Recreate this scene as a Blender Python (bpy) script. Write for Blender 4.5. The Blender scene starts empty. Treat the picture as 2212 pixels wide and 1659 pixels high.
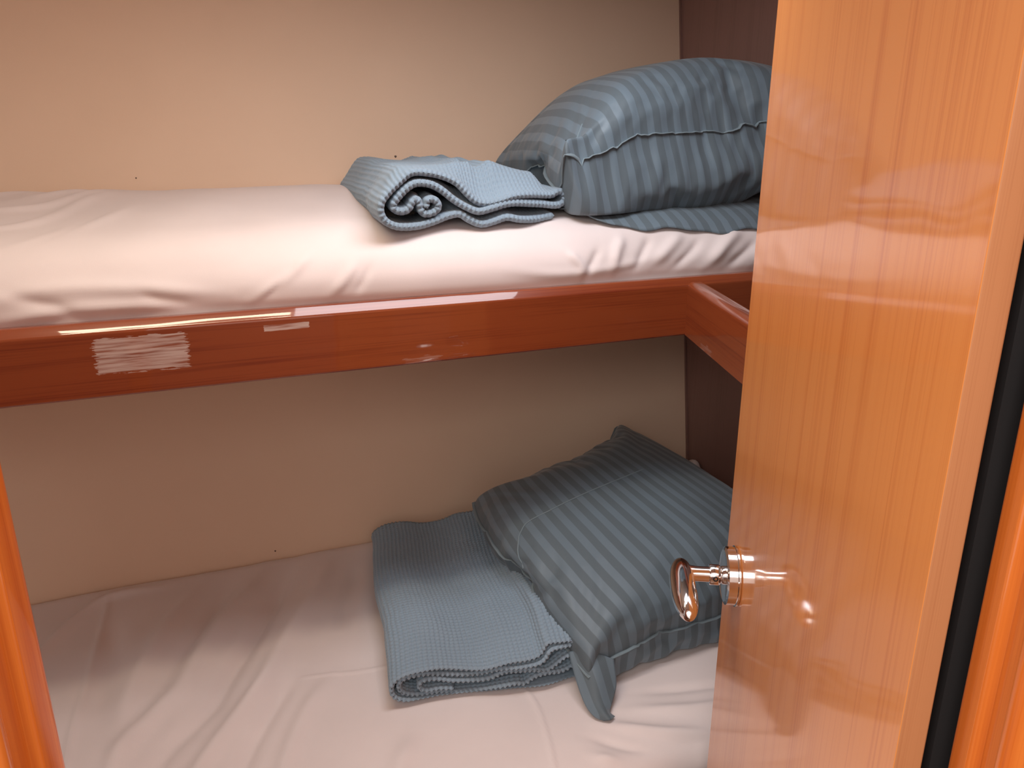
import bpy, math, random
import numpy as np
from mathutils import Vector, Matrix
random.seed(4)
rng = np.random.default_rng(7)
S = bpy.context.scene
COL = S.collection
# ------------------------------------------------------------------ camera
EYE = 1.55
cd = bpy.data.cameras.new('camera'); cam = bpy.data.objects.new('camera', cd); COL.objects.link(cam)
cam.location = (0, 0, EYE)
cam.rotation_euler = (math.radians(90-17.6), 0, 0)
cd.sensor_fit = 'HORIZONTAL'; cd.sensor_width = 36; cd.lens = 36*1700/2212; cd.clip_start = .02
S.camera = cam
# ------------------------------------------------------------------ exposure, world
S.view_settings.view_transform = 'Standard'; S.view_settings.look = 'None'
S.view_settings.gamma = 1; S.view_settings.exposure = 0.0; S.view_settings.use_curve_mapping = False
w = bpy.data.worlds.new('world'); S.world = w; w.use_nodes = True
w.node_tree.nodes['Background'].inputs[0].default_value = (1, .94, .88, 1)
w.node_tree.nodes['Background'].inputs[1].default_value = 1.25
# bunk frame: s runs along the bunks, t runs towards the hull
ANG = math.radians(22.1); OX, OY = -.281, 1.25
def W(s, t, z):
    c, n = math.cos(ANG), math.sin(ANG)
    return Vector((OX + s*c - t*n, OY + s*n + t*c, z))
def area(name, loc, target, size, size_y, power, color, spread=180):
    l = bpy.data.lights.new(name, 'AREA'); l.shape = 'RECTANGLE'; l.size = size; l.size_y = size_y
    l.energy = power; l.color = color; l.spread = math.radians(spread)
    o = bpy.data.objects.new(name, l); COL.objects.link(o); o.location = loc
    d = Vector(target) - Vector(loc); o.rotation_euler = d.to_track_quat('-Z', 'Y').to_euler()
    return o
hatch_l = area('hatch_daylight', W(.30, -.22, 1.955), W(.30, -.18, 0), .58, .32, 5.3, (.92, .94, 1)); hatch_l.rotation_euler.z = ANG
lamp_l = area('cabin_lamp_light', W(-.25, -.22, 1.94), W(-.25, -.16, 0), .50, .07, 2.7, (1, .83, .62)); lamp_l.rotation_euler.z = ANG
salon_l = area('salon_skylight', (-.45, -.50, 2.1), (-.1, 1.0, .9), 1.0, .7, 16, (1, .93, .87))

# ------------------------------------------------------------------ helpers
def link(name, me, m=None, parent=None):
    o = bpy.data.objects.new(name, me); COL.objects.link(o)
    if m: me.materials.append(m)
    if parent: o.parent = parent
    return o
def tag(o, label=None, cat=None, group=None, kind=None):
    for k, v in (('label', label), ('category', cat), ('group', group), ('kind', kind)):
        if v: o[k] = v
    return o
def frame(o, s, t, z):                      # stands an object in the bunk frame
    o.location = W(s, t, z); o.rotation_euler = (0, 0, ANG)
def mesh(name, vs, fs, smooth=False, uv=None):
    me = bpy.data.meshes.new(name)
    me.from_pydata([tuple(v) for v in vs], [], fs)
    if smooth: me.polygons.foreach_set('use_smooth', [True]*len(me.polygons))
    me.update(); return me
def npmesh(name, V, Q, uv=None, smooth=True):
    me = bpy.data.meshes.new(name)
    V = np.asarray(V, dtype=np.float32); Q = np.asarray(Q, dtype=np.int32)
    me.vertices.add(len(V)); me.vertices.foreach_set('co', V.ravel())
    me.loops.add(Q.size); me.loops.foreach_set('vertex_index', Q.ravel())
    me.polygons.add(len(Q)); me.polygons.foreach_set('loop_start', np.arange(0, Q.size, Q.shape[1], dtype=np.int32))
    me.update(calc_edges=True)
    me.polygons.foreach_set('use_smooth', [smooth]*len(Q))
    if uv is not None:
        l = me.uv_layers.new(name='weave')
        l.data.foreach_set('uv', np.asarray(uv, dtype=np.float32)[Q.ravel()].ravel())
    me.validate(); me.update(); return me
def gridq(nu, nv, off=0, closed_u=False):
    nuu = nu if closed_u else nu-1
    i = np.arange(nuu)[:, None]; j = np.arange(nv-1)[None, :]
    a = i*nv+j; b = ((i+1) % nu)*nv+j
    return (np.stack([a, b, b+1, a+1], -1).reshape(-1, 4)+off)
def box_me(name, x0, x1, y0, y1, z0, z1):
    v = [(x, y, z) for x in (x0, x1) for y in (y0, y1) for z in (z0, z1)]
    f = [(0, 1, 3, 2), (4, 6, 7, 5), (0, 4, 5, 1), (2, 3, 7, 6), (0, 2, 6, 4), (1, 5, 7, 3)]
    return mesh(name, v, f)
def bevel(o, wd, seg=3):
    m = o.modifiers.new('b', 'BEVEL'); m.width = wd; m.segments = seg; m.limit_method = 'ANGLE'; m.angle_limit = math.radians(40)
    o.data.polygons.foreach_set('use_smooth', [True]*len(o.data.polygons)); 
    n = o.modifiers.new('n', 'WEIGHTED_NORMAL'); n.keep_sharp = False
def prism(name, pts, a0, a1, axis='z', smooth=False):
    """closed 2-D outline swept along an axis ('z': pts are x,y ; 'x': pts are y,z)"""
    n = len(pts); P = []
    for a in (a0, a1):
        for p in pts: P.append((p[0], p[1], a) if axis == 'z' else (a, p[0], p[1]))
    f = [(i, (i+1) % n, n+(i+1) % n, n+i) for i in range(n)] + [tuple(range(n))[::-1], tuple(range(n, 2*n))]
    me = mesh(name, P, f)
    for p in list(me.polygons)[:n]: p.use_smooth = smooth
    return me
def catmull(P, n):
    P = np.asarray(P, float); Q = np.vstack([2*P[0]-P[1], P, 2*P[-1]-P[-2]]); out = []
    for i in range(1, len(Q)-2):
        t = np.linspace(0, 1, n, endpoint=False)[:, None]
        a, b, c, d = Q[i-1], Q[i], Q[i+1], Q[i+2]
        out.append(.5*((2*b)+(-a+c)*t+(2*a-5*b+4*c-d)*t**2+(-a+3*b-3*c+d)*t**3))
    return np.vstack(out+[P[-1:]])
def resample(P, step):
    d = np.r_[0, np.cumsum(np.linalg.norm(np.diff(P, axis=0), axis=1))]
    n = max(3, int(d[-1]/step)+1); x = np.linspace(0, d[-1], n)
    return np.stack([np.interp(x, d, P[:, k]) for k in range(P.shape[1])], 1), x
def vnoise(x, y, seed=0):
    """smooth 2-D value noise, numpy"""
    r = np.random.default_rng(seed); T = r.random((64, 64))*2-1
    xi = np.floor(x).astype(int); yi = np.floor(y).astype(int); fx = x-xi; fy = y-yi
    fx = fx*fx*(3-2*fx); fy = fy*fy*(3-2*fy)
    g = lambda a, b: T[a % 64, b % 64]
    return (g(xi, yi)*(1-fx)+g(xi+1, yi)*fx)*(1-fy)+(g(xi, yi+1)*(1-fx)+g(xi+1, yi+1)*fx)*fy
def stroke(X, Y, pts, wd, amp, taper=.35):
    """height of a soft ridge along a polyline"""
    P, L = resample(catmull(pts, 8), .02); best = np.full(X.shape, 1e9); par = np.zeros(X.shape)
    for i in range(len(P)-1):
        a = P[i]; d = P[i+1]-a; q = np.clip(((X-a[0])*d[0]+(Y-a[1])*d[1])/(d@d+1e-12), 0, 1)
        dd = np.hypot(X-a[0]-q*d[0], Y-a[1]-q*d[1]); m = dd < best
        best = np.where(m, dd, best); par = np.where(m, (i+q)/(len(P)-1), par)
    tp = np.clip(np.minimum(par, 1-par)/taper, 0, 1); tp = tp*tp*(3-2*tp)
    return amp*np.exp(-(best/wd)**2)*(.15+.85*tp)
def smooth01(x): x = np.clip(x, 0, 1); return x*x*(3-2*x)

# ------------------------------------------------------------------ materials
def newmat(name):
    m = bpy.data.materials.new(name); m.use_nodes = True; nt = m.node_tree
    return m, nt, nt.nodes['Principled BSDF']
def N(nt, t, **k):
    n = nt.nodes.new(t)
    for a, b in k.items():
        if a in n.inputs: n.inputs[a].default_value = b
        else: setattr(n, a, b)
    return n
def ramp(nt, stops):
    r = nt.nodes.new('ShaderNodeValToRGB'); e = r.color_ramp.elements
    while len(e) < len(stops): e.new(.5)
    for x, (p, c) in zip(e, stops): x.position = p; x.color = (*c, 1)
    return r
def wood(name, dark, mid, light, scale, rough=.3, coat=1.0, coat_rough=.03, ior=1.5, bump=.02):
    """varnished veneer; scale = texture scale per local axis (small along the grain)"""
    m, nt, b = newmat(name); L = nt.links.new
    tc = N(nt, 'ShaderNodeTexCoord'); mp = N(nt, 'ShaderNodeMapping'); mp.inputs['Scale'].default_value = scale
    L(tc.outputs['Object'], mp.inputs[0])
    n1 = N(nt, 'ShaderNodeTexNoise', Scale=1.0, Detail=5.0, Roughness=.55); L(mp.outputs[0], n1.inputs['Vector'])
    mp2 = N(nt, 'ShaderNodeMapping'); mp2.inputs['Scale'].default_value = tuple(q*7 if q > 5 else q*1.5 for q in scale); L(tc.outputs['Object'], mp2.inputs[0])
    n2 = N(nt, 'ShaderNodeTexNoise', Scale=1.0, Detail=4.0, Roughness=.7); L(mp2.outputs[0], n2.inputs['Vector'])
    ad = N(nt, 'ShaderNodeMath', operation='MULTIPLY_ADD'); L(n2.outputs[0], ad.inputs[0]); ad.inputs[1].default_value = 1.0; L(n1.outputs[0], ad.inputs[2])
    sb = N(nt, 'ShaderNodeMath', operation='SUBTRACT'); L(ad.outputs[0], sb.inputs[0]); sb.inputs[1].default_value = .27
    r = ramp(nt, [(.28, dark), (.5, mid), (.74, light)]); L(sb.outputs[0], r.inputs[0])
    L(r.outputs[0], b.inputs['Base Color'])
    b.inputs['Roughness'].default_value = rough; b.inputs['Coat Weight'].default_value = coat
    b.inputs['Coat Roughness'].default_value = coat_rough; b.inputs['Coat IOR'].default_value = ior
    b.inputs['Specular IOR Level'].default_value = .25
    return m, nt, b, r, tc
M_door = wood('door_varnished_teak', (.62, .175, .038), (.73, .23, .052), (.84, .31, .08), (38, 30, .7), .38, .8, .07)[0]
M_edge = wood('door_edge_wood', (.36, .13, .05), (.45, .18, .075), (.53, .23, .10), (40, 160, 1.4), .5, .25, .25)[0]
M_jamb = wood('door_frame_teak', (.45, .085, .012), (.62, .14, .02), (.72, .19, .03), (26, 26, 1.2), .3, 1, .05)[0]
M_dark = wood('bulkhead_dark_teak', (.22, .125, .10), (.25, .14, .115), (.28, .155, .13), (30, 30, 1), .45, .4, .15)[0]
M_brd, nt, b, r, tc = wood('bunk_board_mahogany', (.14, .022, .010), (.20, .035, .012), (.28, .060, .018), (1.6, 40, 46), .32, 1, .035)
# pale ragged patches in the bunk board's colour; the first two are painted reflections
L = nt.links.new
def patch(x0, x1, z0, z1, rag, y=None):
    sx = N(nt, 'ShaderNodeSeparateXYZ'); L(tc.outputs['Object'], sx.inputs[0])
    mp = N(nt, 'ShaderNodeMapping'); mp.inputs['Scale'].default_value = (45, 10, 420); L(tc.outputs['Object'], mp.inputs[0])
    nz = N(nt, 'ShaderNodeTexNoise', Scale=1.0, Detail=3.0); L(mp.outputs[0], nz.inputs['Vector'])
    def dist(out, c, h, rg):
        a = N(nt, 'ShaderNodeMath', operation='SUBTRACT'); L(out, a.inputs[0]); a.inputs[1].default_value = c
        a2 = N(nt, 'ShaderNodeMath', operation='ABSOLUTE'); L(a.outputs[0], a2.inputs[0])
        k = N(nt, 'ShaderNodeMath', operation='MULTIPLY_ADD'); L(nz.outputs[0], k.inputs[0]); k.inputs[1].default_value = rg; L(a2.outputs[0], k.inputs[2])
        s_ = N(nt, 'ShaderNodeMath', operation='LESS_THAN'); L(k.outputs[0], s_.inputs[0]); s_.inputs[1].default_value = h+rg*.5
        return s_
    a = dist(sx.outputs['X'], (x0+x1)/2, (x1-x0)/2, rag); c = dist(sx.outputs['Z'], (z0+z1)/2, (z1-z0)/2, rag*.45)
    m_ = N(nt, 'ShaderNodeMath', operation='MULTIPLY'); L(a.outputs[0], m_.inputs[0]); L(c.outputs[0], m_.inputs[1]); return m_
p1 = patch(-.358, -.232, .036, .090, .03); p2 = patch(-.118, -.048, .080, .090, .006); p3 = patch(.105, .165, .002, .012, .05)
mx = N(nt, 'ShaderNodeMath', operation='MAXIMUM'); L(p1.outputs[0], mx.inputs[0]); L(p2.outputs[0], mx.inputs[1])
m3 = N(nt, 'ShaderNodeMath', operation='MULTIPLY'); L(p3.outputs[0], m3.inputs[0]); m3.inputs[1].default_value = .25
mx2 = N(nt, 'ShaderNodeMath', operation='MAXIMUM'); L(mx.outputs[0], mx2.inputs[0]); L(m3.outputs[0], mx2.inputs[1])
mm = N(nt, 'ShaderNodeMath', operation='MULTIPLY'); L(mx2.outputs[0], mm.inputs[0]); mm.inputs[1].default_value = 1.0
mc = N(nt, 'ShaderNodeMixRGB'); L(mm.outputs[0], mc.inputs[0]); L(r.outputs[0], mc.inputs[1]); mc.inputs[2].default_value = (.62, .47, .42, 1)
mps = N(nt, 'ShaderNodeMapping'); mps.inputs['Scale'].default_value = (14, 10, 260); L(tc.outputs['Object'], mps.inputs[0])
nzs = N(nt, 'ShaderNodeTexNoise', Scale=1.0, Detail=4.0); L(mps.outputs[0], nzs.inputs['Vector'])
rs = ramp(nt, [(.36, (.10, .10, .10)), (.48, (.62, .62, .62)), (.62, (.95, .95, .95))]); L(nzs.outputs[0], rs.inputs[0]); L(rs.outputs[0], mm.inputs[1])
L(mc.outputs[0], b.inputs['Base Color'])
mpb = N(nt, 'ShaderNodeMapping'); mpb.inputs['Scale'].default_value = (3, 12, 14); L(tc.outputs['Object'], mpb.inputs[0])
nzb = N(nt, 'ShaderNodeTexNoise', Scale=1.0, Detail=2.0); L(mpb.outputs[0], nzb.inputs['Vector'])
bpb = N(nt, 'ShaderNodeBump', Strength=.5, Distance=.006); L(nzb.outputs[0], bpb.inputs['Height']); L(bpb.outputs[0], b.inputs['Coat Normal'])

def cloth_mat(name, col, var=.04, rough=.85, sheen=.25, bumpscale=900, bumpd=.0004):
    m, nt, b = newmat(name); L = nt.links.new
    tc = N(nt, 'ShaderNodeTexCoord'); n1 = N(nt, 'ShaderNodeTexNoise', Scale=5.0, Detail=4.0); L(tc.outputs['Object'], n1.inputs['Vector'])
    lo = tuple(c*(1-var) for c in col); hi = tuple(min(1, c*(1+var)) for c in col)
    r = ramp(nt, [(.3, lo), (.7, hi)]); L(n1.outputs[0], r.inputs[0]); L(r.outputs[0], b.inputs['Base Color'])
    b.inputs['Roughness'].default_value = rough; b.inputs['Sheen Weight'].default_value = sheen; b.inputs['Specular IOR Level'].default_value = .2
    n2 = N(nt, 'ShaderNodeTexNoise', Scale=bumpscale, Detail=2.0); L(tc.outputs['Object'], n2.inputs['Vector'])
    bp = N(nt, 'ShaderNodeBump', Strength=.25, Distance=bumpd); L(n2.outputs[0], bp.inputs['Height']); L(bp.outputs[0], b.inputs['Normal'])
    return m
M_sheet = cloth_mat('white_cotton_sheet', (.80, .70, .68))
M_foam = cloth_mat('mattress_ticking', (.52, .42, .32))
M_blanket = cloth_mat('blue_waffle_cotton', (.255, .335, .41), .06, .95, .3, 1400, .0006)
M_seam = cloth_mat('pillow_seam_cloth', (.20, .255, .285), .05, .7, .1)
# satin stripe cotton
M_satin, nt, b = newmat('blue_grey_satin_stripe'); L = nt.links.new
uvn = N(nt, 'ShaderNodeUVMap', uv_map='weave'); sp = N(nt, 'ShaderNodeSeparateXYZ'); L(uvn.outputs[0], sp.inputs[0])
ml = N(nt, 'ShaderNodeMath', operation='MULTIPLY'); L(sp.outputs[0], ml.inputs[0]); ml.inputs[1].default_value = 1/.032
fr = N(nt, 'ShaderNodeMath', operation='FRACT'); L(ml.outputs[0], fr.inputs[0])
st = ramp(nt, [(.47, (0, 0, 0)), (.52, (1, 1, 1)), (.97, (1, 1, 1)), (1, (0, 0, 0))]); L(fr.outputs[0], st.inputs[0])
mc = N(nt, 'ShaderNodeMixRGB'); L(st.outputs[0], mc.inputs[0]); mc.inputs[1].default_value = (.108, .140, .162, 1); mc.inputs[2].default_value = (.15, .20, .24, 1)
L(mc.outputs[0], b.inputs['Base Color'])
mr = N(nt, 'ShaderNodeMath', operation='MULTIPLY_ADD'); L(st.outputs[0], mr.inputs[0]); mr.inputs[1].default_value = -.14; mr.inputs[2].default_value = .62
L(mr.outputs[0], b.inputs['Roughness']); b.inputs['Sheen Weight'].default_value = .15; b.inputs['Specular IOR Level'].default_value = .45
tcs = N(nt, 'ShaderNodeTexCoord'); nb = N(nt, 'ShaderNodeTexNoise', Scale=14.0, Detail=5.0, Distortion=.6); L(tcs.outputs['Object'], nb.inputs['Vector'])
bp = N(nt, 'ShaderNodeBump', Strength=.2, Distance=.005); L(nb.outputs[0], bp.inputs['Height']); L(bp.outputs[0], b.inputs['Normal'])
# hull lining
M_hull, nt, b = newmat('beige_vinyl_lining'); L = nt.links.new
tc = N(nt, 'ShaderNodeTexCoord'); n1 = N(nt, 'ShaderNodeTexNoise', Scale=260.0, Detail=2.0); L(tc.outputs['Object'], n1.inputs['Vector'])
bp = N(nt, 'ShaderNodeBump', Strength=.15, Distance=.0006); L(n1.outputs[0], bp.inputs['Height']); L(bp.outputs[0], b.inputs['Normal'])
n2 = N(nt, 'ShaderNodeTexNoise', Scale=3.0, Detail=3.0); L(tc.outputs['Object'], n2.inputs['Vector'])
r = ramp(nt, [(.3, (.81, .59, .435)), (.7, (.85, .625, .465))]); L(n2.outputs[0], r.inputs[0])
L(r.outputs[0], b.inputs['Base Color']); b.inputs['Roughness'].default_value = .7; b.inputs['Specular IOR Level'].default_value = .25
# chrome
M_chrome, nt, b = newmat('polished_chrome'); b.inputs['Metallic'].default_value = 1; b.inputs['Base Color'].default_value = (.80, .79, .79, 1); b.inputs['Roughness'].default_value = .09
M_hole, nt, b = newmat('socket_black_steel'); b.inputs['Metallic'].default_value = .6; b.inputs['Base Color'].default_value = (.03, .03, .03, 1); b.inputs['Roughness'].default_value = .4
M_gap, nt, b = newmat('black_gap_shade'); b.inputs['Base Color'].default_value = (.010, .009, .010, 1); b.inputs['Roughness'].default_value = .8
M_floor = wood('cabin_sole_teak', (.14, .06, .03), (.20, .09, .045), (.26, .12, .06), (1.5, 30, 30), .4, .5, .15)[0]
M_ceil = cloth_mat('ceiling_white_vinyl', (.85, .80, .74), .02, .6, 0)
M_speck, nt, b = newmat('brown_speck'); b.inputs['Base Color'].default_value = (.10, .05, .03, 1)
M_glass, nt, b = newmat('acrylic_pane'); b.inputs['Base Color'].default_value = (.9, .93, .95, 1); b.inputs['Transmission Weight'].default_value = 1; b.inputs['Roughness'].default_value = .1

# ------------------------------------------------------------------ cabin shell
def tw(z): return .62+(z-1.44)*.143               # hull lining leans inwards towards the bottom
def shell(name, me, m, kind='structure'):
    o = link(name, me, m); frame(o, 0, 0, 0); o['kind'] = kind; return o
ztop, SL, SR = 1.98, -1.35, 1.06
q = .04
hull = shell('wall_back', mesh('wall_back', [(SL, tw(0), 0), (SR, tw(0), 0), (SR, tw(ztop), ztop), (SL, tw(ztop), ztop),
            (SL, tw(0)+q, 0), (SR, tw(0)+q, 0), (SR, tw(ztop)+q, ztop), (SL, tw(ztop)+q, ztop)],
            [(0, 1, 2, 3), (7, 6, 5, 4), (0, 4, 5, 1), (3, 2, 6, 7), (1, 5, 6, 2), (0, 3, 7, 4)]), M_hull)
for (s, z, rd) in ((.262, 1.5, .0028), (-.105, .600, .002), (-.30, 1.462, .0016)):       # small specks on the lining
    n = 10; v = []; 
    for k in range(2):
        for i in range(n): a = 6.283*i/n; v.append((s+rd*math.cos(a)*(1+.3*math.sin(3*a)), tw(z+rd*math.sin(a))-.0004*(k+0), z+rd*math.sin(a)))
    f = [tuple(range(n)), tuple(range(n, 2*n))] + [(i, (i+1) % n, n+(i+1) % n, n+i) for i in range(n)]
    o = link('speck', mesh('speck', v, f), M_speck, hull)
shell('wall_right', box_me('wall_right', SR, SR+.03, -1.60, tw(ztop)+.04, 0, ztop), M_dark)
shell('wall_left', box_me('wall_left', SL-.03, SL, -.30, tw(ztop)+.04, 0, ztop), M_dark)
shell('ceiling', box_me('ceiling_mesh', SL-.03, SR+.03, -1.28, tw(ztop)+.04, ztop, ztop+.03), M_ceil)
o = link('floor', box_me('floor', -2.2, 2.2, -2.5, 2.6, -.03, 0), M_floor); o['kind'] = 'structure'
o = link('wall_salon', box_me('wall_salon', -2.2, 2.2, -1.75, -1.7, 0, 1.25), M_dark); o['kind'] = 'structure'  # unseen wall, added to darken what the varnished boards reflect
# corner bead between lining and bulkhead
me = mesh('corner', [(SR-.005, tw(0)-.006, 0), (SR, tw(0)-.006, 0), (SR, tw(0), 0), (SR-.005, tw(0), 0), (SR-.005, tw(ztop)-.006, ztop), (SR, tw(ztop)-.006, ztop), (SR, tw(ztop), ztop), (SR-.005, tw(ztop), ztop)],
          [(0, 1, 2, 3), (4, 7, 6, 5), (0, 4, 5, 1), (1, 5, 6, 2), (2, 6, 7, 3), (3, 7, 4, 0)])
shell('trim_3', me, M_dark)
# doorway partition: a runs from the left jamb to the right jamb, b away from the camera
PL, PR = Vector((-.304, .436, 0)), Vector((.262, .385, 0))
pd = (PR-PL); DW = pd.length; PA = math.atan2(pd.y, pd.x)
def pframe(o, kind='structure'):
    o.location = PL; o.rotation_euler = (0, 0, PA)
    if kind: o['kind'] = kind
    return o
HD = 1.90
v = []; f = []
def addbox(x0, x1, y0, y1, z0, z1):
    k = len(v); v.extend([(x, y, z) for x in (x0, x1) for y in (y0, y1) for z in (z0, z1)])
    f.extend([tuple(i+k for i in g) for g in [(0, 1, 3, 2), (4, 6, 7, 5), (0, 4, 5, 1), (2, 3, 7, 6), (0, 2, 6, 4), (1, 5, 7, 3)]])
addbox(-.62, -.052, -.045, -.008, 0, ztop); addbox(DW+.052, DW+1.0, -.045, -.008, 0, ztop); addbox(-.052, DW+.052, -.045, -.008, HD+.052, ztop)
pframe(link('wall_front', mesh('wall_front', v, f), M_dark))
def arc(cx, cy, r, a0, a1, n=6): return [(cx+r*math.cos(math.radians(a0+(a1-a0)*i/n)), cy+r*math.sin(math.radians(a0+(a1-a0)*i/n))) for i in range(n+1)]
# jamb outline (left one); mirrored for the right one
J = [(-.052, 0)]+arc(-.006, -.006, .006, 90, 0)+[(0, -.020)]+arc(-.003, -.020, .003, 0, -90, 3)+[(-.0055, -.025), (-.0055, -.038), (-.003, -.041)]+arc(-.006, -.047, .006, 60, -60, 6)+[(-.009, -.055)]+arc(-.024, -.062, .010, 0, -90, 5)+[(-.052, -.072)]
o = pframe(link('trim_1', prism('trim_1', J, 0, HD, 'z', True), M_jamb))
Jr = [(DW-x, y) for x, y in J][::-1]
o = pframe(link('trim_2', prism('trim_2', Jr, 0, HD, 'z', True), M_jamb))
for nm in ('trim_1', 'trim_2'):
    m = bpy.data.objects[nm].modifiers.new('n', 'EDGE_SPLIT'); m.split_angle = math.radians(35)
pframe(link('trim_4', box_me('trim_4', -.052, DW+.052, -.072, 0, HD, HD+.052), M_jamb))
# black plate filling the hinge gap, added in place of its shade
o = link('gap_plate', box_me('gap_plate', .2600, .315, .3955, .412, 0, HD), M_gap); o['kind'] = 'structure'

# ------------------------------------------------------------------ door, swung into the cabin
TH, WD = .0165, .577
door = link('door_1', box_me('door_1', 0, WD, -TH, 0, .02, HD-.01), M_door)
door.location = (.237, .394, 0); door.rotation_euler = (0, 0, math.radians(84)); door['kind'] = 'structure'
door['label'] = 'varnished orange teak cabin door swung open beside the bunks'
bevel(door, .0012, 2)
door.data.materials.append(M_edge)
door.data.polygons[0].material_index = 1            # the hinge edge is bare end wood
hx, hz = .500, EYE-.542
def lathe(name, prof, m, parent, seg=48, cap=True):
    """profile (radius, distance from the door face), axis = door normal"""
    n = len(prof); V = []; F = []
    for r_, y in prof:
        for k in range(seg):
            a = 2*math.pi*k/seg; V.append((hx+r_*math.cos(a), y, hz+r_*math.sin(a)))
    for i in range(n-1):
        for k in range(seg): F.append((i*seg+k, i*seg+(k+1) % seg, (i+1)*seg+(k+1) % seg, (i+1)*seg+k))
    F.append(tuple(range(seg))); F.append(tuple(range((n-1)*seg, n*seg))[::-1])
    me = mesh(name, V, F, True); o = link(name, me, m, parent)
    md = o.modifiers.new('e', 'EDGE_SPLIT'); md.split_angle = math.radians(32)
    return o
handle = lathe('door_handle', [(.0375, .0002), (.0385, .0012), (.0385, .0035), (.0370, .0042), (.0370, .0150), (.0344, .0162), (.0330, .0168), (.0315, .0160), (.0140, .0158)], M_chrome, door)
handle['label'] = 'polished chrome lever handle on a round rose'
lathe('collar', [(.0118, .0158), (.0118, .0195), (.0108, .0200), (.0108, .0212), (.0128, .0218), (.0132, .0228), (.0132, .0340), (.0126, .0350), (.0104, .0354)], M_chrome, handle)
lathe('spindle', [(.0098, .0350), (.0098, .0520), (.0106, .0580), (.0120, .064)], M_chrome, handle)
# grub screw on the collar, facing the doorway and slightly down
V = []; F = []; seg = 20
ax = Vector((-1, 0, .10)).normalized(); u_ = Vector((0, 1, 0)); v_ = ax.cross(u_)
c0 = Vector((hx, .0283, hz))
for r_, d_ in ((.0034, .0122), (.0034, .0136), (.0026, .0138), (.0019, .0136), (.0019, .0126)):
    for k in range(seg): a = 6.2832*k/seg; V.append(c0+ax*d_+u_*(r_*math.cos(a))+v_*(r_*math.sin(a)))
for i in range(4):
    for k in range(seg): F.append((i*seg+k, i*seg+(k+1) % seg, (i+1)*seg+(k+1) % seg, (i+1)*seg+k))
F.append(tuple(range(4*seg, 5*seg)))
o = link('set_screw', mesh('set_screw', V, F, True), M_hole, handle)
# the grip: a flattened pebble lying along the door towards the hinges
V = []; F = []; n, seg = 40, 32
for i in range(n+1):
    q_ = i/n; x = hx+.031-.124*q_; e_ = 2*q_-1
    rr = max(1e-4, (1-abs(e_)**2.9))**.5
    ry = .0162*rr*(1-.12*math.cos(math.pi*q_)*0); rz = .0175*rr*(1-.10*(1-q_))
    cy_ = .0690+.002*math.sin(math.pi*q_); cz_ = -.006*q_*q_
    for k in range(seg):
        a = 2*math.pi*k/seg; V.append((x, cy_+ry*math.cos(a), hz+cz_+rz*math.sin(a)))
for i in range(n):
    for k in range(seg): F.append((i*seg+k, i*seg+(k+1) % seg, (i+1)*seg+(k+1) % seg, (i+1)*seg+k))
o = link('lever', mesh('lever', V, F, True), M_chrome, handle)
# hinges
for z in (.35, 1.75):
    V = []; F = []
    for zz in (z-.04, z+.04):
        for k in range(16): a = 6.2832*k/16; V.append((-.004+.005*math.cos(a), -TH-.003+.005*math.sin(a), zz))
    F = [(k, (k+1) % 16, 16+(k+1) % 16, 16+k) for k in range(16)]+[tuple(range(16))[::-1], tuple(range(16, 32))]
    link('hinge', mesh('hinge', V, F, True), M_chrome, door)

# ------------------------------------------------------------------ upper bunk
bunk = bpy.data.objects.new('upper_bunk', None); COL.objects.link(bunk); frame(bunk, 0, 0, 1.174)
tag(bunk, 'upper bunk shelf with a glossy red-brown mahogany board along its front', 'bunk')
H = .113
prof = [(.0, .0)]+arc(.004, .004, .004, 180, 180, 1)[:1]
prof = [(.028, 0), (.003, 0), (0, .003), (0, .094)]+arc(.007, .096, .007, 180, 128, 5)+arc(.014, .103, .010, 120, 80, 5)+[(.024, H), (.028, H-.002)]
prof = prof[::-1]
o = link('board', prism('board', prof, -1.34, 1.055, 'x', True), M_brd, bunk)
o.modifiers.new('n', 'EDGE_SPLIT').split_angle = math.radians(40)
o['label'] = 'glossy mahogany front board with two pale reflections painted into its colour'
link('bed_base', box_me('bed_base', -1.34, 1.055, .0285, .57, .05, .068), M_foam, bunk)
# cross board running from the front board towards the doorway
cb_dir = math.atan2(-.3, -.097)
pr = [(-.020, .001), (.012, .001), (.016, .004)]+[(.016, .085)]+arc(.004, .093, .012, -10, 90, 6)+arc(-.008, .093, .012, 90, 190, 6)+[(-.020, .004)]
me = prism('cross_board', pr, 0.001, .50, 'x', True)
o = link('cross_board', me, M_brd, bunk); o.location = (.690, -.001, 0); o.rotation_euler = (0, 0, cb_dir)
o.modifiers.new('n', 'EDGE_SPLIT').split_angle = math.radians(40)

# ------------------------------------------------------------------ mattresses and sheets
def sheet(name, prof, s0, s1, zfun, step=.0045):
    """prof: (t,z) outline from the wall over the front edge; zfun(S,Q,T) -> normal displacement"""
    P, Lq = resample(catmull(prof, 10), step); ns = int((s1-s0)/step)
    s = np.linspace(s0, s1, ns)
    d = np.gradient(P, axis=0); d /= np.linalg.norm(d, axis=1)[:, None]
    nrm = np.stack([-d[:, 1], d[:, 0]], 1)           # left normal
    if nrm[len(nrm)//4, 1] < 0: nrm = -nrm
    Sg, Qi = np.meshgrid(s, np.arange(len(P)), indexing='ij')
    Tg = P[Qi, 0]; Zg = P[Qi, 1]
    h = zfun(Sg, Tg, Lq[Qi], Zg)
    T2 = Tg+nrm[Qi, 0]*h; Z2 = Zg+nrm[Qi, 1]*h
    return np.stack([Sg, T2, Z2], -1).reshape(-1, 3), gridq(ns, len(P)), (ns, len(P))

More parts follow.
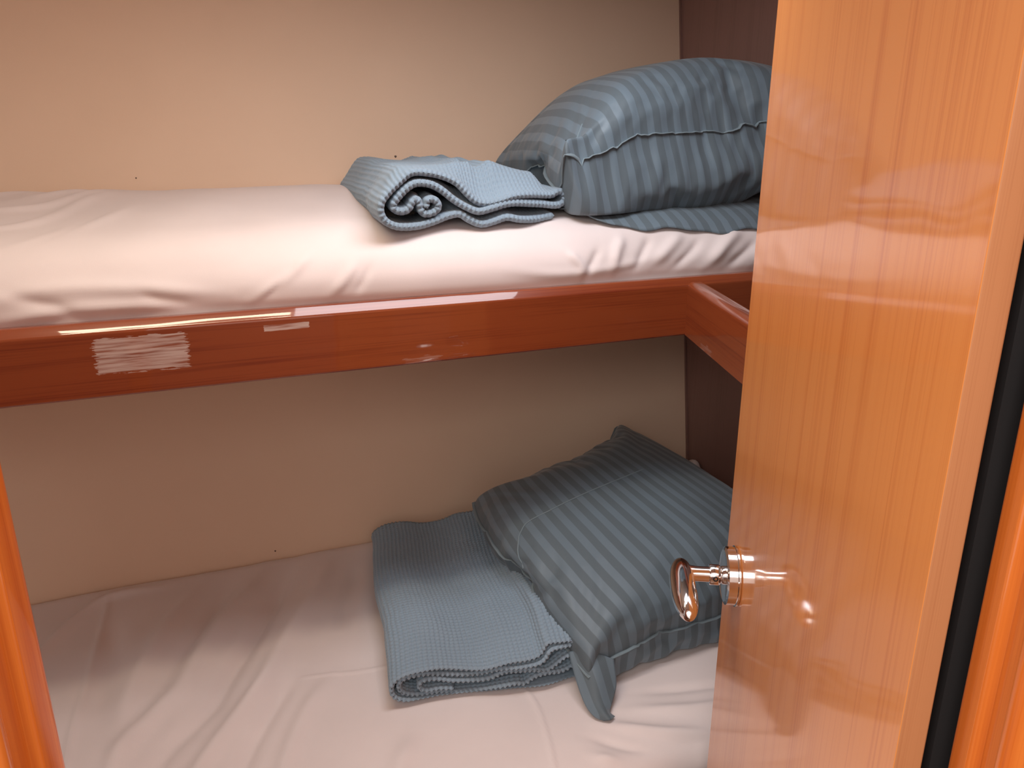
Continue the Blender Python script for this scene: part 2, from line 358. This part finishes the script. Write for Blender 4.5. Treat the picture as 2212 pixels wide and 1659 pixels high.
# --- upper
UPROF = [(.618, 1.405), (.612, 1.428), (.585, 1.438), (.5, 1.442), (.35, 1.428), (.2, 1.408), (.14, 1.400), (.10, 1.390), (.068, 1.374), (.043, 1.352), (.028, 1.326), (.026, 1.302), (.031, 1.285), (.034, 1.262)]
def up_h(S_, T, Q, Z):
    h = .004*vnoise(S_*5, Q*6, 1)+.0016*vnoise(S_*16, Q*9, 2)
    fr = smooth01((1.380-Z)/.03)*smooth01((Z-1.27)/.03)
    top = 1-smooth01((.12-T)/.06)
    # folds hanging over the front edge
    q0 = Q.max()
    X, Y = S_, Z
    for p, wd, am in (([(-.02, 1.372), (-.07, 1.335), (-.135, 1.297)], .007, .0050), ([(-.045, 1.36), (-.085, 1.325), (-.115, 1.298)], .006, -.0035),
                      ([(.045, 1.352), (.02, 1.325), (-.01, 1.296)], .007, .0045), ([(.07, 1.35), (.05, 1.32), (.03, 1.296)], .006, -.003),
                      ([(.30, 1.32), (.40, 1.308), (.52, 1.312), (.62, 1.33)], .008, .004),
                      ([(.42, 1.345), (.45, 1.322), (.445, 1.298)], .008, .006), ([(.50, 1.352), (.475, 1.325), (.46, 1.298)], .007, -.005),
                      ([(.56, 1.375), (.53, 1.34), (.515, 1.305)], .009, .008), ([(.62, 1.37), (.59, 1.34), (.565, 1.305)], .008, -.006),
                      ([(.70, 1.378), (.65, 1.345), (.60, 1.312)], .010, .008), ([(.73, 1.36), (.69, 1.33), (.65, 1.300)], .008, -.006),
                      ([(.84, 1.375), (.78, 1.345), (.72, 1.300)], .010, .011), ([(.86, 1.35), (.81, 1.32), (.77, 1.295)], .008, -.007),
                      ([(.93, 1.37), (.88, 1.34), (.83, 1.30)], .010, .008),
                      ([(-.55, 1.31), (-.42, 1.335), (-.28, 1.33), (-.16, 1.31)], .010, .005), ([(-.50, 1.29), (-.38, 1.305), (-.22, 1.30)], .008, .004),
                      ([(-.48, 1.34), (-.40, 1.31), (-.36, 1.29)], .010, -.004), ([(-.30, 1.33), (-.26, 1.31), (-.2, 1.295)], .009, -.003)):
        h = h+stroke(X, Y, p, wd, am)*fr
    # ripples on the top
    for p, wd, am in (([(-.62, .30), (-.45, .36), (-.36, .52), (-.30, .60)], .016, .006), ([(-.60, .18), (-.46, .22), (-.38, .40), (-.32, .55)], .014, .005),
                      ([(-.58, .05), (-.46, .08), (-.36, .22), (-.28, .36)], .016, .005), ([(-.55, -.0), (-.42, .12), (-.33, .30)], .012, -.004), ([(-.50, .42), (-.42, .50), (-.36, .61)], .014, .005),
                      ([(-.70, .42), (-.55, .48), (-.45, .58)], .014, .005),
                      ([(.30, .05), (.31, .2), (.30, .4)], .004, .0006),
                      ([(-.2, .60), (-.05, .57), (.15, .60)], .02, -.006)):
        h = h+stroke(S_, T, p, wd, am)*top
    # the pillow's own weight presses the edge, scalloped lip above the board
    h = h+.006*np.sin(S_*7+.6)*fr*.6
    return h
V, Q, gs = sheet('s', UPROF, -1.33, 1.05, up_h)
matt = link('mattress', box_me('mattress', -1.33, 1.053, .036, .57, 1.243, 1.318), M_foam)
frame(matt, 0, 0, 0); tag(matt, 'mattress in a smooth white fitted sheet on the upper bunk', 'mattress')
o = link('fitted_sheet', npmesh('fitted_sheet', V, Q), M_sheet, matt)
sol = o.modifiers.new('s', 'SOLIDIFY'); sol.thickness = .0012; sol.offset = -1

# --- lower bunk
LZ = .583
lb = bpy.data.objects.new('lower_bunk', None); COL.objects.link(lb); frame(lb, 0, 0, 0)
tag(lb, 'lower bunk base with a brown wooden front, mostly hidden under its mattress', 'bunk')
# front line of the lower bunk runs in front of the upper one and is cut back beside the doorway
fo = [(SL+.01, -.16), (-.62, -.20), (-.30, -.43), (SR-.004, -.43), (SR-.004, .40), (SL+.01, .40)]
link('base', prism('base', fo, 0, .40, 'z'), M_brd, lb)
lip = []
for off in (0, .018): lip.append([(SL+.01, -.16-.0+off), (-.62, -.20+off), (-.30, -.43+off), (SR-.004, -.43+off)])
o = link('front_board', prism('front_board', lip[0]+lip[1][::-1], .40, .50, 'z'), M_brd, lb)
def front_t(s): return np.interp(s, [SL, -.62, -.30, SR], [-.16, -.20, -.43, -.43])
tl = tw(LZ)-.004
LPROF = [(tl+.001, .545), (tl-.002, .572), (tl-.02, .586), (.40, LZ), (.2, LZ-.003), (0, LZ-.003), (-.2, LZ-.001), (-.33, LZ-.003), (-.375, LZ-.012), (-.398, LZ-.035), (-.402, .52), (-.400, .49), (-.395, .46)]
def lo_h(S_, T, Q, Z):
    h = .003*vnoise(S_*4, T*5, 11)+.0014*vnoise(S_*9+T*3, T*6, 12)
    top = smooth01((T+.38)/.03)
    F = (([(-.36, .450), (-.42, .452), (-.48, .425), (-.53, .34), (-.57, .24), (-.60, .12)], .013, .012, .25),
         ([(-.46, .45), (-.465, .35), (-.474, .22), (-.482, .08), (-.49, -.06), (-.49, -.2)], .006, .0055, .1),
         ([(-.44, .36), (-.445, .22), (-.455, .08), (-.46, -.05)], .022, -.006, .3),
         ([(-.06, .47), (-.12, .33), (-.18, .20), (-.24, .08), (-.28, -.05)], .020, -.011, .3),
         ([(-.13, .47), (-.18, .36), (-.25, .24), (-.30, .12), (-.34, -.04)], .022, .008, .3),
         ([(.02, .46), (-.03, .33), (-.10, .20), (-.16, .08), (-.22, -.06)], .022, .008, .3),
         ([(-.19, .45), (-.25, .33), (-.31, .2), (-.35, .08)], .016, -.006, .3),
         ([(-.26, .46), (-.31, .36), (-.36, .24), (-.40, .08), (-.42, -.1)], .020, .007, .3),
         ([(.08, .42), (.03, .28), (-.02, .14)], .020, -.004, .3),
         ([(-.14, .10), (-.19, .02), (-.25, -.07), (-.30, -.16), (-.33, -.26)], .016, .007, .3),
         ([(-.11, .06), (-.17, -.04), (-.22, -.14), (-.26, -.26)], .015, -.006, .3),
         ([(-.05, .03), (-.11, -.06), (-.16, -.17), (-.2, -.3)], .016, .005, .3),
         ([(-.24, .06), (-.30, -.03), (-.35, -.12), (-.38, -.22)], .014, -.005, .3),
         ([(-.31, .10), (-.36, .0), (-.41, -.1), (-.43, -.2)], .016, .007, .3),
         ([(.05, -.18), (.0, -.27), (-.03, -.38)], .018, .004, .3),
         ([(-.12, .034), (-.06, .022), (.0, .010), (.06, .002), (.14, -.02)], .0035, .0022, .1),
         ([(.265, -.15), (.268, -.20), (.256, -.27), (.236, -.35), (.22, -.40)], .0035, .003, .1),
         ([(.34, -.28), (.42, -.335), (.50, -.37), (.60, -.41)], .012, .010, .3), ([(.31, -.30), (.38, -.36), (.46, -.40)], .010, -.006, .3),
         ([(.40, -.27), (.50, -.31), (.62, -.34), (.72, -.38)], .013, .009, .3), ([(.30, -.34), (.35, -.38), (.40, -.42)], .010, .008, .3),
         ([(.44, -.24), (.56, -.27), (.7, -.30)], .010, -.006, .3), ([(.45, -.365), (.52, -.385), (.6, -.42)], .008, .007, .3))
    for p, wd, am, tp in F: h = h+stroke(S_, T, p, wd, am*(2.0 if wd > .013 else 1), tp)*top
    fr = 1-top
    h = h+fr*.004*np.sin(S_*60+4*np.sin(S_*9))*np.clip((.58-Z)/.05, 0, 1)
    # a puff of cloth where the sheet bunches up in the far corner
    h = h+.085*np.exp(-((S_-1.045)/.035)**2-((T-.455)/.04)**2)
    return h
V, Q, gs = sheet('s', LPROF, SL+.012, SR-.006, lo_h)
# follow the cut-back front line
matt2 = link('mattress', prism('mattress', [(-.60, -.17), (-.29, -.385), (SR-.006, -.385), (SR-.006, .46), (SL+.012, .46), (SL+.012, -.13)], .40, .555, 'z'), M_foam)
frame(matt2, 0, 0, 0); tag(matt2, 'wide mattress in a creased white fitted sheet on the lower bunk', 'mattress')
c_keep = None
# trim the sheet to the cut-back outline: squeeze rows forward of the line back on to it
kk = np.clip((tl-V[:, 1])/(tl+.402), 0, None); lim = front_t(V[:, 0])+.028
scale = (tl-lim)/(tl+.402)
blend = smooth01((-.52-V[:, 0])/.2)
V[:, 1] = np.where(V[:, 0] < -.30, tl-kk*(tl-lim), V[:, 1])
o = link('fitted_sheet', npmesh('fitted_sheet', V, Q), M_sheet, matt2)
sol = o.modifiers.new('s', 'SOLIDIFY'); sol.thickness = .0012; sol.offset = -1

# ------------------------------------------------------------------ folded waffle blankets
def blanket(path, th, depth, cell, shape, name='folded_blanket', step=.0022):
    """path: (x,z) centre line of the folded cloth seen from its open end; swept along y and shaped by shape(x,y,z)"""
    P = catmull(path, 14); P, Lp = resample(P, step)
    for _ in range(6): P[1:-1] = .25*P[:-2]+.5*P[1:-1]+.25*P[2:]
    n = len(P); ny = int(depth/step); y = np.linspace(0, depth, ny)
    d = np.gradient(P, axis=0); d /= np.linalg.norm(d, axis=1)[:, None]; nr = np.stack([-d[:, 1], d[:, 0]], 1)
    end = np.minimum(np.arange(n), np.arange(n)[::-1])*step/(th*.5); tt = th*.5*np.sqrt(np.clip(1-(1-np.clip(end, 0, 1))**2, .02, 1))
    I, Jy = np.meshgrid(np.arange(n), np.arange(ny), indexing='ij')
    Lg = Lp[I]; Yg = y[Jy]
    jl = .0010*vnoise(Lg/.03, Yg/.03, 21); jy = .0010*vnoise(Lg/.03, Yg/.03, 22)
    cx_ = np.cos(2*np.pi*(Lg+jl)/cell); cy_ = np.cos(2*np.pi*(Yg+jy)/cell)
    pit = np.clip(.5+.5*cx_, 0, 1)*np.clip(.5+.5*cy_, 0, 1)
    wf = (-.0060*pit+.0005*(1-np.abs(cx_)))*smooth01((Lg[-1, 0]-.012-Lg)/.006)
    edge = smooth01((Yg+.001)/.0025)
    wf = wf*edge-(1-edge)*.0008
    lump = .0018*vnoise(Lg/.05, Yg/.06, 23)
    ea = np.clip(1-(1-np.clip(Yg/(th*.4), 0, 1))**2, .12, 1)**.5
    outs = []
    for sg in (1, -1):
        off = (sg*(tt[I]*ea+wf)+lump)
        X = P[I, 0]+nr[I, 0]*off; Z = P[I, 1]+nr[I, 1]*off
        Yw = Yg+.0013*np.cos(2*np.pi*Lg/cell)*(1-smooth01(Yg/.012))+.004*vnoise(Lg/.06, Lg*0, 25)*(1-smooth01(Yg/.05))
        x2, y2, z2 = shape(X, Yw, Z, Lg)
        outs.append(np.stack([x2, y2, z2], -1).reshape(-1, 3))
    V = np.vstack(outs); q1 = gridq(n, ny); q2 = gridq(n, ny, n*ny)[:, ::-1]
    i = np.arange(n-1); a = i*ny; b2 = (i+1)*ny; o_ = n*ny
    f1 = np.stack([a, a+o_, b2+o_, b2], -1); f2 = np.stack([a+ny-1, b2+ny-1, b2+ny-1+o_, a+ny-1+o_], -1)
    j = np.arange(ny-1); e1 = np.stack([j, j+1, j+1+o_, j+o_], -1); b3 = (n-1)*ny; e2 = np.stack([b3+j, b3+j+o_, b3+j+1+o_, b3+j+1], -1)
    return npmesh(name, V, np.vstack([q1, q2, f1, f2, e1, e2]))
# upper one: crop pixels of its open end -> metres
def cvt(pts, x0, kx, z0, kz, sl): return [((x-x0)*kx, (z0-sl*(x-x0)-y)*kz) for x, y in pts]
path_u = cvt([(700, 650), (690, 600), (735, 575), (790, 600), (800, 650), (740, 690), (660, 690), (640, 640), (630, 590), (600, 570), (560, 600), (530, 655), (460, 675), (395, 655), (385, 620), (450, 545), (540, 475), (620, 445), (740, 455), (840, 500), (950, 580), (1060, 645), (1160, 680), (1290, 650), (1420, 615), (1560, 600), (1780, 615), (1940, 630), (2040, 615), (2070, 570), (2050, 520), (1990, 515), (1920, 540), (1700, 535), (1520, 545), (1380, 585), (1260, 610), (1160, 595), (1070, 535), (970, 450), (840, 395), (700, 370), (570, 375), (470, 440), (360, 520), (290, 590), (270, 670), (310, 750), (420, 795), (600, 795), (760, 765), (890, 720), (1000, 700), (1080, 745), (1190, 780), (1310, 755), (1430, 725), (1560, 745), (1750, 742), (1950, 720)],
             230, .000205, 835, .000210, .037)
def _sm(a):
    a = np.array(a); b = a.copy()
    for _ in range(3): b[1:-1] = .25*b[:-2]+.5*b[1:-1]+.25*b[2:]
    return b
_p, _ = resample(catmull(path_u, 14), .0006); UX = np.linspace(-.01, .40, 140)
UT = _sm([max([q_[1] for q_ in _p if abs(q_[0]-x_) < .0025] or [.03]) for x_ in UX])
def shp_u(x, y, z, l):
    g = smooth01((y-.004)/.075)
    zt = np.interp(x, UX, UT); full = (.098-.020*smooth01((x-.20)/.14))*(1-np.clip(np.abs(x-.19)/.205, 0, 1)**9)**.5
    full = full+.006*np.sin((x-.03)*42)*smooth01((y-.30)/.2)
    mid = smooth01((x-.012)/.05)*smooth01((.362-x)/.04)
    zz = z*(1+g*mid*(np.clip(full/np.maximum(zt, .02), 1, 2.2)-1))
    xx = x*(1+.0*y)+.035*smooth01(y/.5)*(1-x/.38)+.008*np.sin(y*9)
    yy = y+.075*x/.38*(1-smooth01(y/.4))+.012*np.sin(x*17)*(1-g)
    return xx, yy, zz
me = blanket(path_u, .0125, .50, .0088, shp_u)
bl = link('folded_blanket', me, M_blanket); frame(bl, .078, .035, 1.394)
tag(bl, 'light blue waffle-weave blanket rolled loosely on the upper bunk, its coiled end facing out', 'blanket')
# lower one
path_l = cvt([(620, 640), (500, 640), (420, 655), (365, 640), (345, 595), (380, 560), (470, 555), (600, 575), (760, 570), (900, 545), (1000, 490), (1080, 468), (1270, 462), (1370, 480), (1440, 440), (1530, 370), (1600, 350), (1640, 400), (1600, 470), (1500, 515), (1380, 520), (1270, 545), (1190, 600), (1120, 590), (980, 625), (820, 665), (640, 690), (500, 685), (400, 695), (300, 695), (215, 660), (190, 600), (210, 545), (290, 515), (400, 500), (560, 520), (700, 525), (860, 500), (1000, 450), (1150, 425), (1300, 405), (1370, 350), (1400, 285), (1470, 265), (1580, 262), (1615, 235), (1580, 205), (1480, 210), (1380, 225), (1350, 290), (1300, 340), (1200, 365), (1050, 385), (900, 435), (780, 465), (640, 470), (500, 450), (380, 450), (250, 480), (160, 540), (130, 610), (150, 685), (230, 730), (350, 745), (450, 730), (560, 725), (800, 715), (1000, 700), (1200, 690), (1400, 685), (1640, 690)],
             120, .000225, 760, .000215, .115)
def shp_l(x, y, z, l):
    g = smooth01(y/.15)
    tilt = -.0*x
    zz = z*(1+.10*g)+.010*g*smooth01(z/.06)*np.sin(y*9+x*5)
    zz = np.where(zz < .004, .004+(zz-.004)*.15, zz)
    xx = x+.004*np.sin(y*14)+.010*smooth01(y/.3)*smooth01((x-.25)/.1)*0
    yy = y+.008*np.sin(x*19)*(1-g)
    return xx, yy, zz
me = blanket(path_l, .0088, .575, .0088, shp_l)
bl2 = link('folded_blanket', me, M_blanket); bl2.location = W(.025, -.120, .590); bl2.rotation_euler = (0, 0, ANG+math.radians(-9))
tag(bl2, 'light blue waffle-weave blanket folded flat in layers on the lower bunk', 'blanket')

# ------------------------------------------------------------------ pillows: cloth blown up by the renderer's own physics, then laid in place
def inflate(nx=84, ny=62, lx=.66, ly=.48, frames=34):
    xs = np.linspace(-lx/2, lx/2, nx); ys = np.linspace(-ly/2, ly/2, ny)
    X, Y = np.meshgrid(xs, ys, indexing='ij')
    rim = (1-(2*X/lx)**2)*(1-(2*Y/ly)**2)
    idx_t = np.arange(nx*ny).reshape(nx, ny); idx_b = idx_t.copy(); nin = 0
    V = [np.stack([X, Y, .004*rim+.0006*rng.random(X.shape)*(rim > 1e-6)], -1).reshape(-1, 3)]
    low = []
    for i in range(1, nx-1):
        for j in range(1, ny-1): idx_b[i, j] = nx*ny+nin; nin += 1; low.append((X[i, j], Y[i, j], -.004*rim[i, j]-.0006*rng.random()))
    V.append(np.array(low)); V = np.vstack(V)
    F = []
    for idx, fl in ((idx_t, 1), (idx_b, -1)):
        a = idx[:-1, :-1]; b_ = idx[1:, :-1]; c = idx[1:, 1:]; d = idx[:-1, 1:]
        q4 = np.stack([a, b_, c, d], -1).reshape(-1, 4); F.append(q4 if fl > 0 else q4[:, ::-1])
    F = np.vstack(F); uv = V[:, :2].copy(); uv[:, 0] += lx/2; uv[:, 1] += ly/2
    me = npmesh('pillow_cloth', V, F, uv)
    o = link('pillow_cloth', me); m = o.modifiers.new('c', 'CLOTH'); cs = m.settings
    cs.quality = 6; cs.mass = .25; cs.tension_stiffness = 25; cs.compression_stiffness = 25; cs.shear_stiffness = 8; cs.bending_stiffness = .25
    cs.use_pressure = True; cs.uniform_pressure_force = 3.2; cs.air_damping = 3; cs.effector_weights.gravity = 0.0
    m.collision_settings.use_collision = False; m.point_cache.frame_start = 1; m.point_cache.frame_end = frames+1
    S.frame_start = 1; S.frame_end = frames+1
    for fnum in range(1, frames+1): S.frame_set(fnum)
    dg = bpy.context.evaluated_depsgraph_get(); ev = o.evaluated_get(dg); co = np.empty(len(V)*3, dtype=np.float32); ev.data.vertices.foreach_get('co', co)
    bpy.data.objects.remove(o); S.frame_set(1)
    return co.reshape(-1, 3), F, uv, idx_t, (lx, ly)
PV, PF, PUV, PIDX, (PLX, PLY) = inflate()
def lay(corner, thick, extra, zlift=.5):
    """corner: A front-left, D front-right, C back-right, B back-left points of the seam; thick: top and bottom height"""
    ex = np.abs(PV[[PIDX[0, 0], PIDX[-1, 0], PIDX[-1, -1], PIDX[0, -1]]][:, :2]).mean(0)
    u = (PV[:, 0]/ex[0]+1)/2; v_ = (PV[:, 1]/ex[1]+1)/2; zt = PV[:, 2]/np.abs(PV[:, 2]).max()
    A, D, C_, B = [np.array(c, float) for c in corner]
    P = A*((1-u)*(1-v_))[:, None]+D*(u*(1-v_))[:, None]+C_*(u*v_)[:, None]+B*((1-u)*v_)[:, None]
    nrm = np.cross(D-A+C_-B, B-A+C_-D); nrm /= np.linalg.norm(nrm)
    zt = np.sign(zt)*np.abs(zt)**.72; h = np.where(zt > 0, zt*thick[0], zt*thick[1])
    P = P+nrm*h[:, None]
    return extra(P, u, v_, zt)
def pillow(P, name='pillow', org=(0, 0, 0), label=''):
    org = np.array(org)
    o = link(name, npmesh(name, P-org, PF, PUV), M_satin); frame(o, *org)
    sb_ = o.modifiers.new('s', 'SUBSURF'); sb_.levels = 1; sb_.render_levels = 1
    rim = np.r_[PIDX[:, 0], PIDX[-1, 1:], PIDX[::-1, -1][1:], PIDX[0, ::-1][1:-1]]
    R = P[rim]-org; cen = R.mean(0)
    # sewn edge: a narrow flat welt standing off the rim
    n = len(R); tg = np.roll(R, -1, 0)-np.roll(R, 1, 0); tg /= np.linalg.norm(tg, axis=1)[:, None]
    outw = R-cen; outw -= (outw*tg).sum(1)[:, None]*tg; outw /= np.linalg.norm(outw, axis=1)[:, None]
    up = np.cross(outw, tg); V = []; 
    for (a, b_) in ((-.002, .0011), (.0045, .0013), (.0055, 0), (.0045, -.0013), (-.002, -.0011)): V.append(R+outw*a+up*b_)
    V = np.vstack(V); m_ = 5; Q = []
    for r_ in range(m_):
        for k in range(n): Q.append((r_*n+k, r_*n+(k+1) % n, ((r_+1) % m_)*n+(k+1) % n, ((r_+1) % m_)*n+k))
    link('seam', npmesh('seam', V, Q), M_seam, o)
    return tag(o, label, 'pillow')
def ex_u(P, u, v_, zt):
    P = P.copy(); P[:, 1] -= .045*smooth01(-zt*1.6)*(1-v_); P[:, 2] -= .085*smooth01(v_/.13)*(1-smooth01(u/.3))*(1-.6*v_)
    zb = 1.405+.012*smooth01((P[:, 1]-.2)/.3); low = P[:, 2] < zb; P[:, 2] = np.where(low, zb+(P[:, 2]-zb)*.06, P[:, 2])
    P[:, 0] = np.where(P[:, 0] > 1.04, 1.04+(P[:, 0]-1.04)*.06, P[:, 0])
    wt = .612+(P[:, 2]-1.44)*.143; P[:, 1] = np.where(P[:, 1] > wt, wt+(P[:, 1]-wt)*.05, P[:, 1])
    return P
Pu = lay([(.435, .075, 1.525), (1.06, .075, 1.605), (1.06, .53, 1.645), (.455, .50, 1.50)], (.125, .20), ex_u)
pillow(Pu, 'pillow', (.74, .3, 1.41), 'plump blue-grey satin-striped pillow on the upper bunk')
def ex_l(P, u, v_, zt):
    P = P.copy(); P[:, 1] -= .040*smooth01(-zt*1.6)*(1-v_); P[:, 0] -= .05*(1-u)**3*4*v_*(1-v_)
    zb = .592; P[:, 2] = np.where(P[:, 2] < zb, zb+(P[:, 2]-zb)*.05, P[:, 2])
    P[:, 0] = np.where(P[:, 0] > 1.045, 1.045+(P[:, 0]-1.045)*.05, P[:, 0])
    wt = .609+(P[:, 2]-1.44)*.143; P[:, 1] = np.where(P[:, 1] > wt, wt+(P[:, 1]-wt)*.05, P[:, 1])
    return P
Pl = lay([(.358, -.225, .638), (1.02, -.265, .645), (.80, .47, .80), (.335, .31, .735)], (.115, .12), ex_l)
pillow(Pl, 'pillow', (.68, .1, .592), 'shaded blue-grey satin-striped pillow tilted against the wall on the lower bunk')

# stitched hem lines running over the top of the pillows
def hem(pl, P, uvp, name='hem'):
    nx, ny = PIDX.shape; pts = catmull(uvp, 40); C_ = []
    for u, v_ in pts:
        i = u*(nx-1); j = v_*(ny-1); i0, j0 = int(min(i, nx-2)), int(min(j, ny-2)); fi, fj = i-i0, j-j0
        C_.append((P[PIDX[i0, j0]]*(1-fi)+P[PIDX[i0+1, j0]]*fi)*(1-fj)+(P[PIDX[i0, j0+1]]*(1-fi)+P[PIDX[i0+1, j0+1]]*fi)*fj)
    C_, _ = resample(np.array(C_), .003); C_ = C_-np.array(pl['org']); tg = np.gradient(C_, axis=0); tg /= np.linalg.norm(tg, axis=1)[:, None]
    a = np.cross(tg, [0, 0, 1.0]); a /= np.linalg.norm(a, axis=1)[:, None]; b_ = np.cross(a, tg); n = len(C_); V = []
    for k in range(8): V.append(C_+a*(.0014*math.cos(k*.7854))+b_*(.0013*math.sin(k*.7854)+.0006))
    V = np.vstack(V); Q = [(r_*n+k, r_*n+k+1, ((r_+1) % 8)*n+k+1, ((r_+1) % 8)*n+k) for r_ in range(8) for k in range(n-1)]
    link(name, npmesh(name, V, Q), M_seam, pl); del pl['org']
bpy.data.objects['pillow']['org'] = (.74, .3, 1.41); bpy.data.objects['pillow.001']['org'] = (.68, .1, .592)
hem(bpy.data.objects['pillow'], Pu, [(.035, .05), (.06, .085), (.10, .14), (.15, .20)])
hem(bpy.data.objects['pillow.001'], Pl, [(.03, .46), (.07, .54), (.12, .59), (.22, .59), (.35, .595), (.5, .60), (.62, .61)])
# loose corner of the pillowcase hanging off its front-left corner
low_pillow = bpy.data.objects['pillow.001']
def coons(rows, na, nb):
    R_ = [catmull(r_, 12) for r_ in rows]; R_ = [resample(r_, 1e-4)[0] for r_ in R_]
    R_ = np.stack([r_[np.linspace(0, len(r_)-1, na).astype(int)] for r_ in R_])        # rows x na x 3
    return np.stack([resample_n(catmull(R_[:, i], 8), nb) for i in range(na)], 1)
def resample_n(P, n):
    d = np.r_[0, np.cumsum(np.linalg.norm(np.diff(P, axis=0), axis=1))]; x = np.linspace(0, d[-1], n)
    return np.stack([np.interp(x, d, P[:, k]) for k in range(3)], 1)
G = coons([[(.345, -.170, .650), (.375, -.195, .660), (.415, -.215, .645)],
           [(.340, -.215, .618), (.368, -.232, .632), (.408, -.240, .612)],
           [(.340, -.250, .596), (.360, -.262, .606), (.388, -.262, .596)],
           [(.345, -.275, .589), (.360, -.284, .600), (.376, -.276, .590)],
           [(.356, -.290, .588), (.366, -.296, .592), (.380, -.286, .587)]], 24, 40)
V = G.reshape(-1, 3)-np.array((.68, .1, .592)); me = npmesh('corner_flap', V, gridq(40, 24), np.stack([V[:, 0]*1.0+1.0, V[:, 1]], 1))
o = link('corner_flap', me, M_satin, low_pillow); so = o.modifiers.new('s', 'SOLIDIFY'); so.thickness = .0015
# flat striped cloth lying under the upper pillow
s_ = np.linspace(.455, 1.045, 150); nt_ = 90; V = []; UVs = []
tp = np.array(UPROF)[::-1]; tz = tp[6:, :]
for a in s_:
    fe = np.interp(a, [.455, .49, .54, .62, .72, .80, .90, 1.05], [.125, .092, .070, .060, .052, .046, .048, .050])+.002*math.sin(a*70)
    for j in range(nt_):
        t_ = fe+(.46-fe)*(j/(nt_-1)); z_ = np.interp(t_, [.026, .028, .043, .068, .10, .14, .2, .35, .5], [1.302, 1.326, 1.352, 1.374, 1.390, 1.400, 1.408, 1.428, 1.442])
        lift = .0085+.0035*math.sin(a*38+1)*math.exp(-(t_-fe)/.05)+.012*math.exp(-((a-.47)/.03)**2)*math.exp(-(t_-fe)/.04)
        V.append((a, t_, z_+lift)); UVs.append((a, t_))
V = np.array(V); org = np.array((.75, .25, 1.405))
o = link('folded_cloth', npmesh('folded_cloth', V-org, gridq(150, nt_), np.array(UVs)), M_satin); frame(o, *org)
so = o.modifiers.new('s', 'SOLIDIFY'); so.thickness = .0022; so.offset = 1
tag(o, 'flat blue-grey striped cloth lying beneath the plump pillow on the upper bunk', 'cloth')
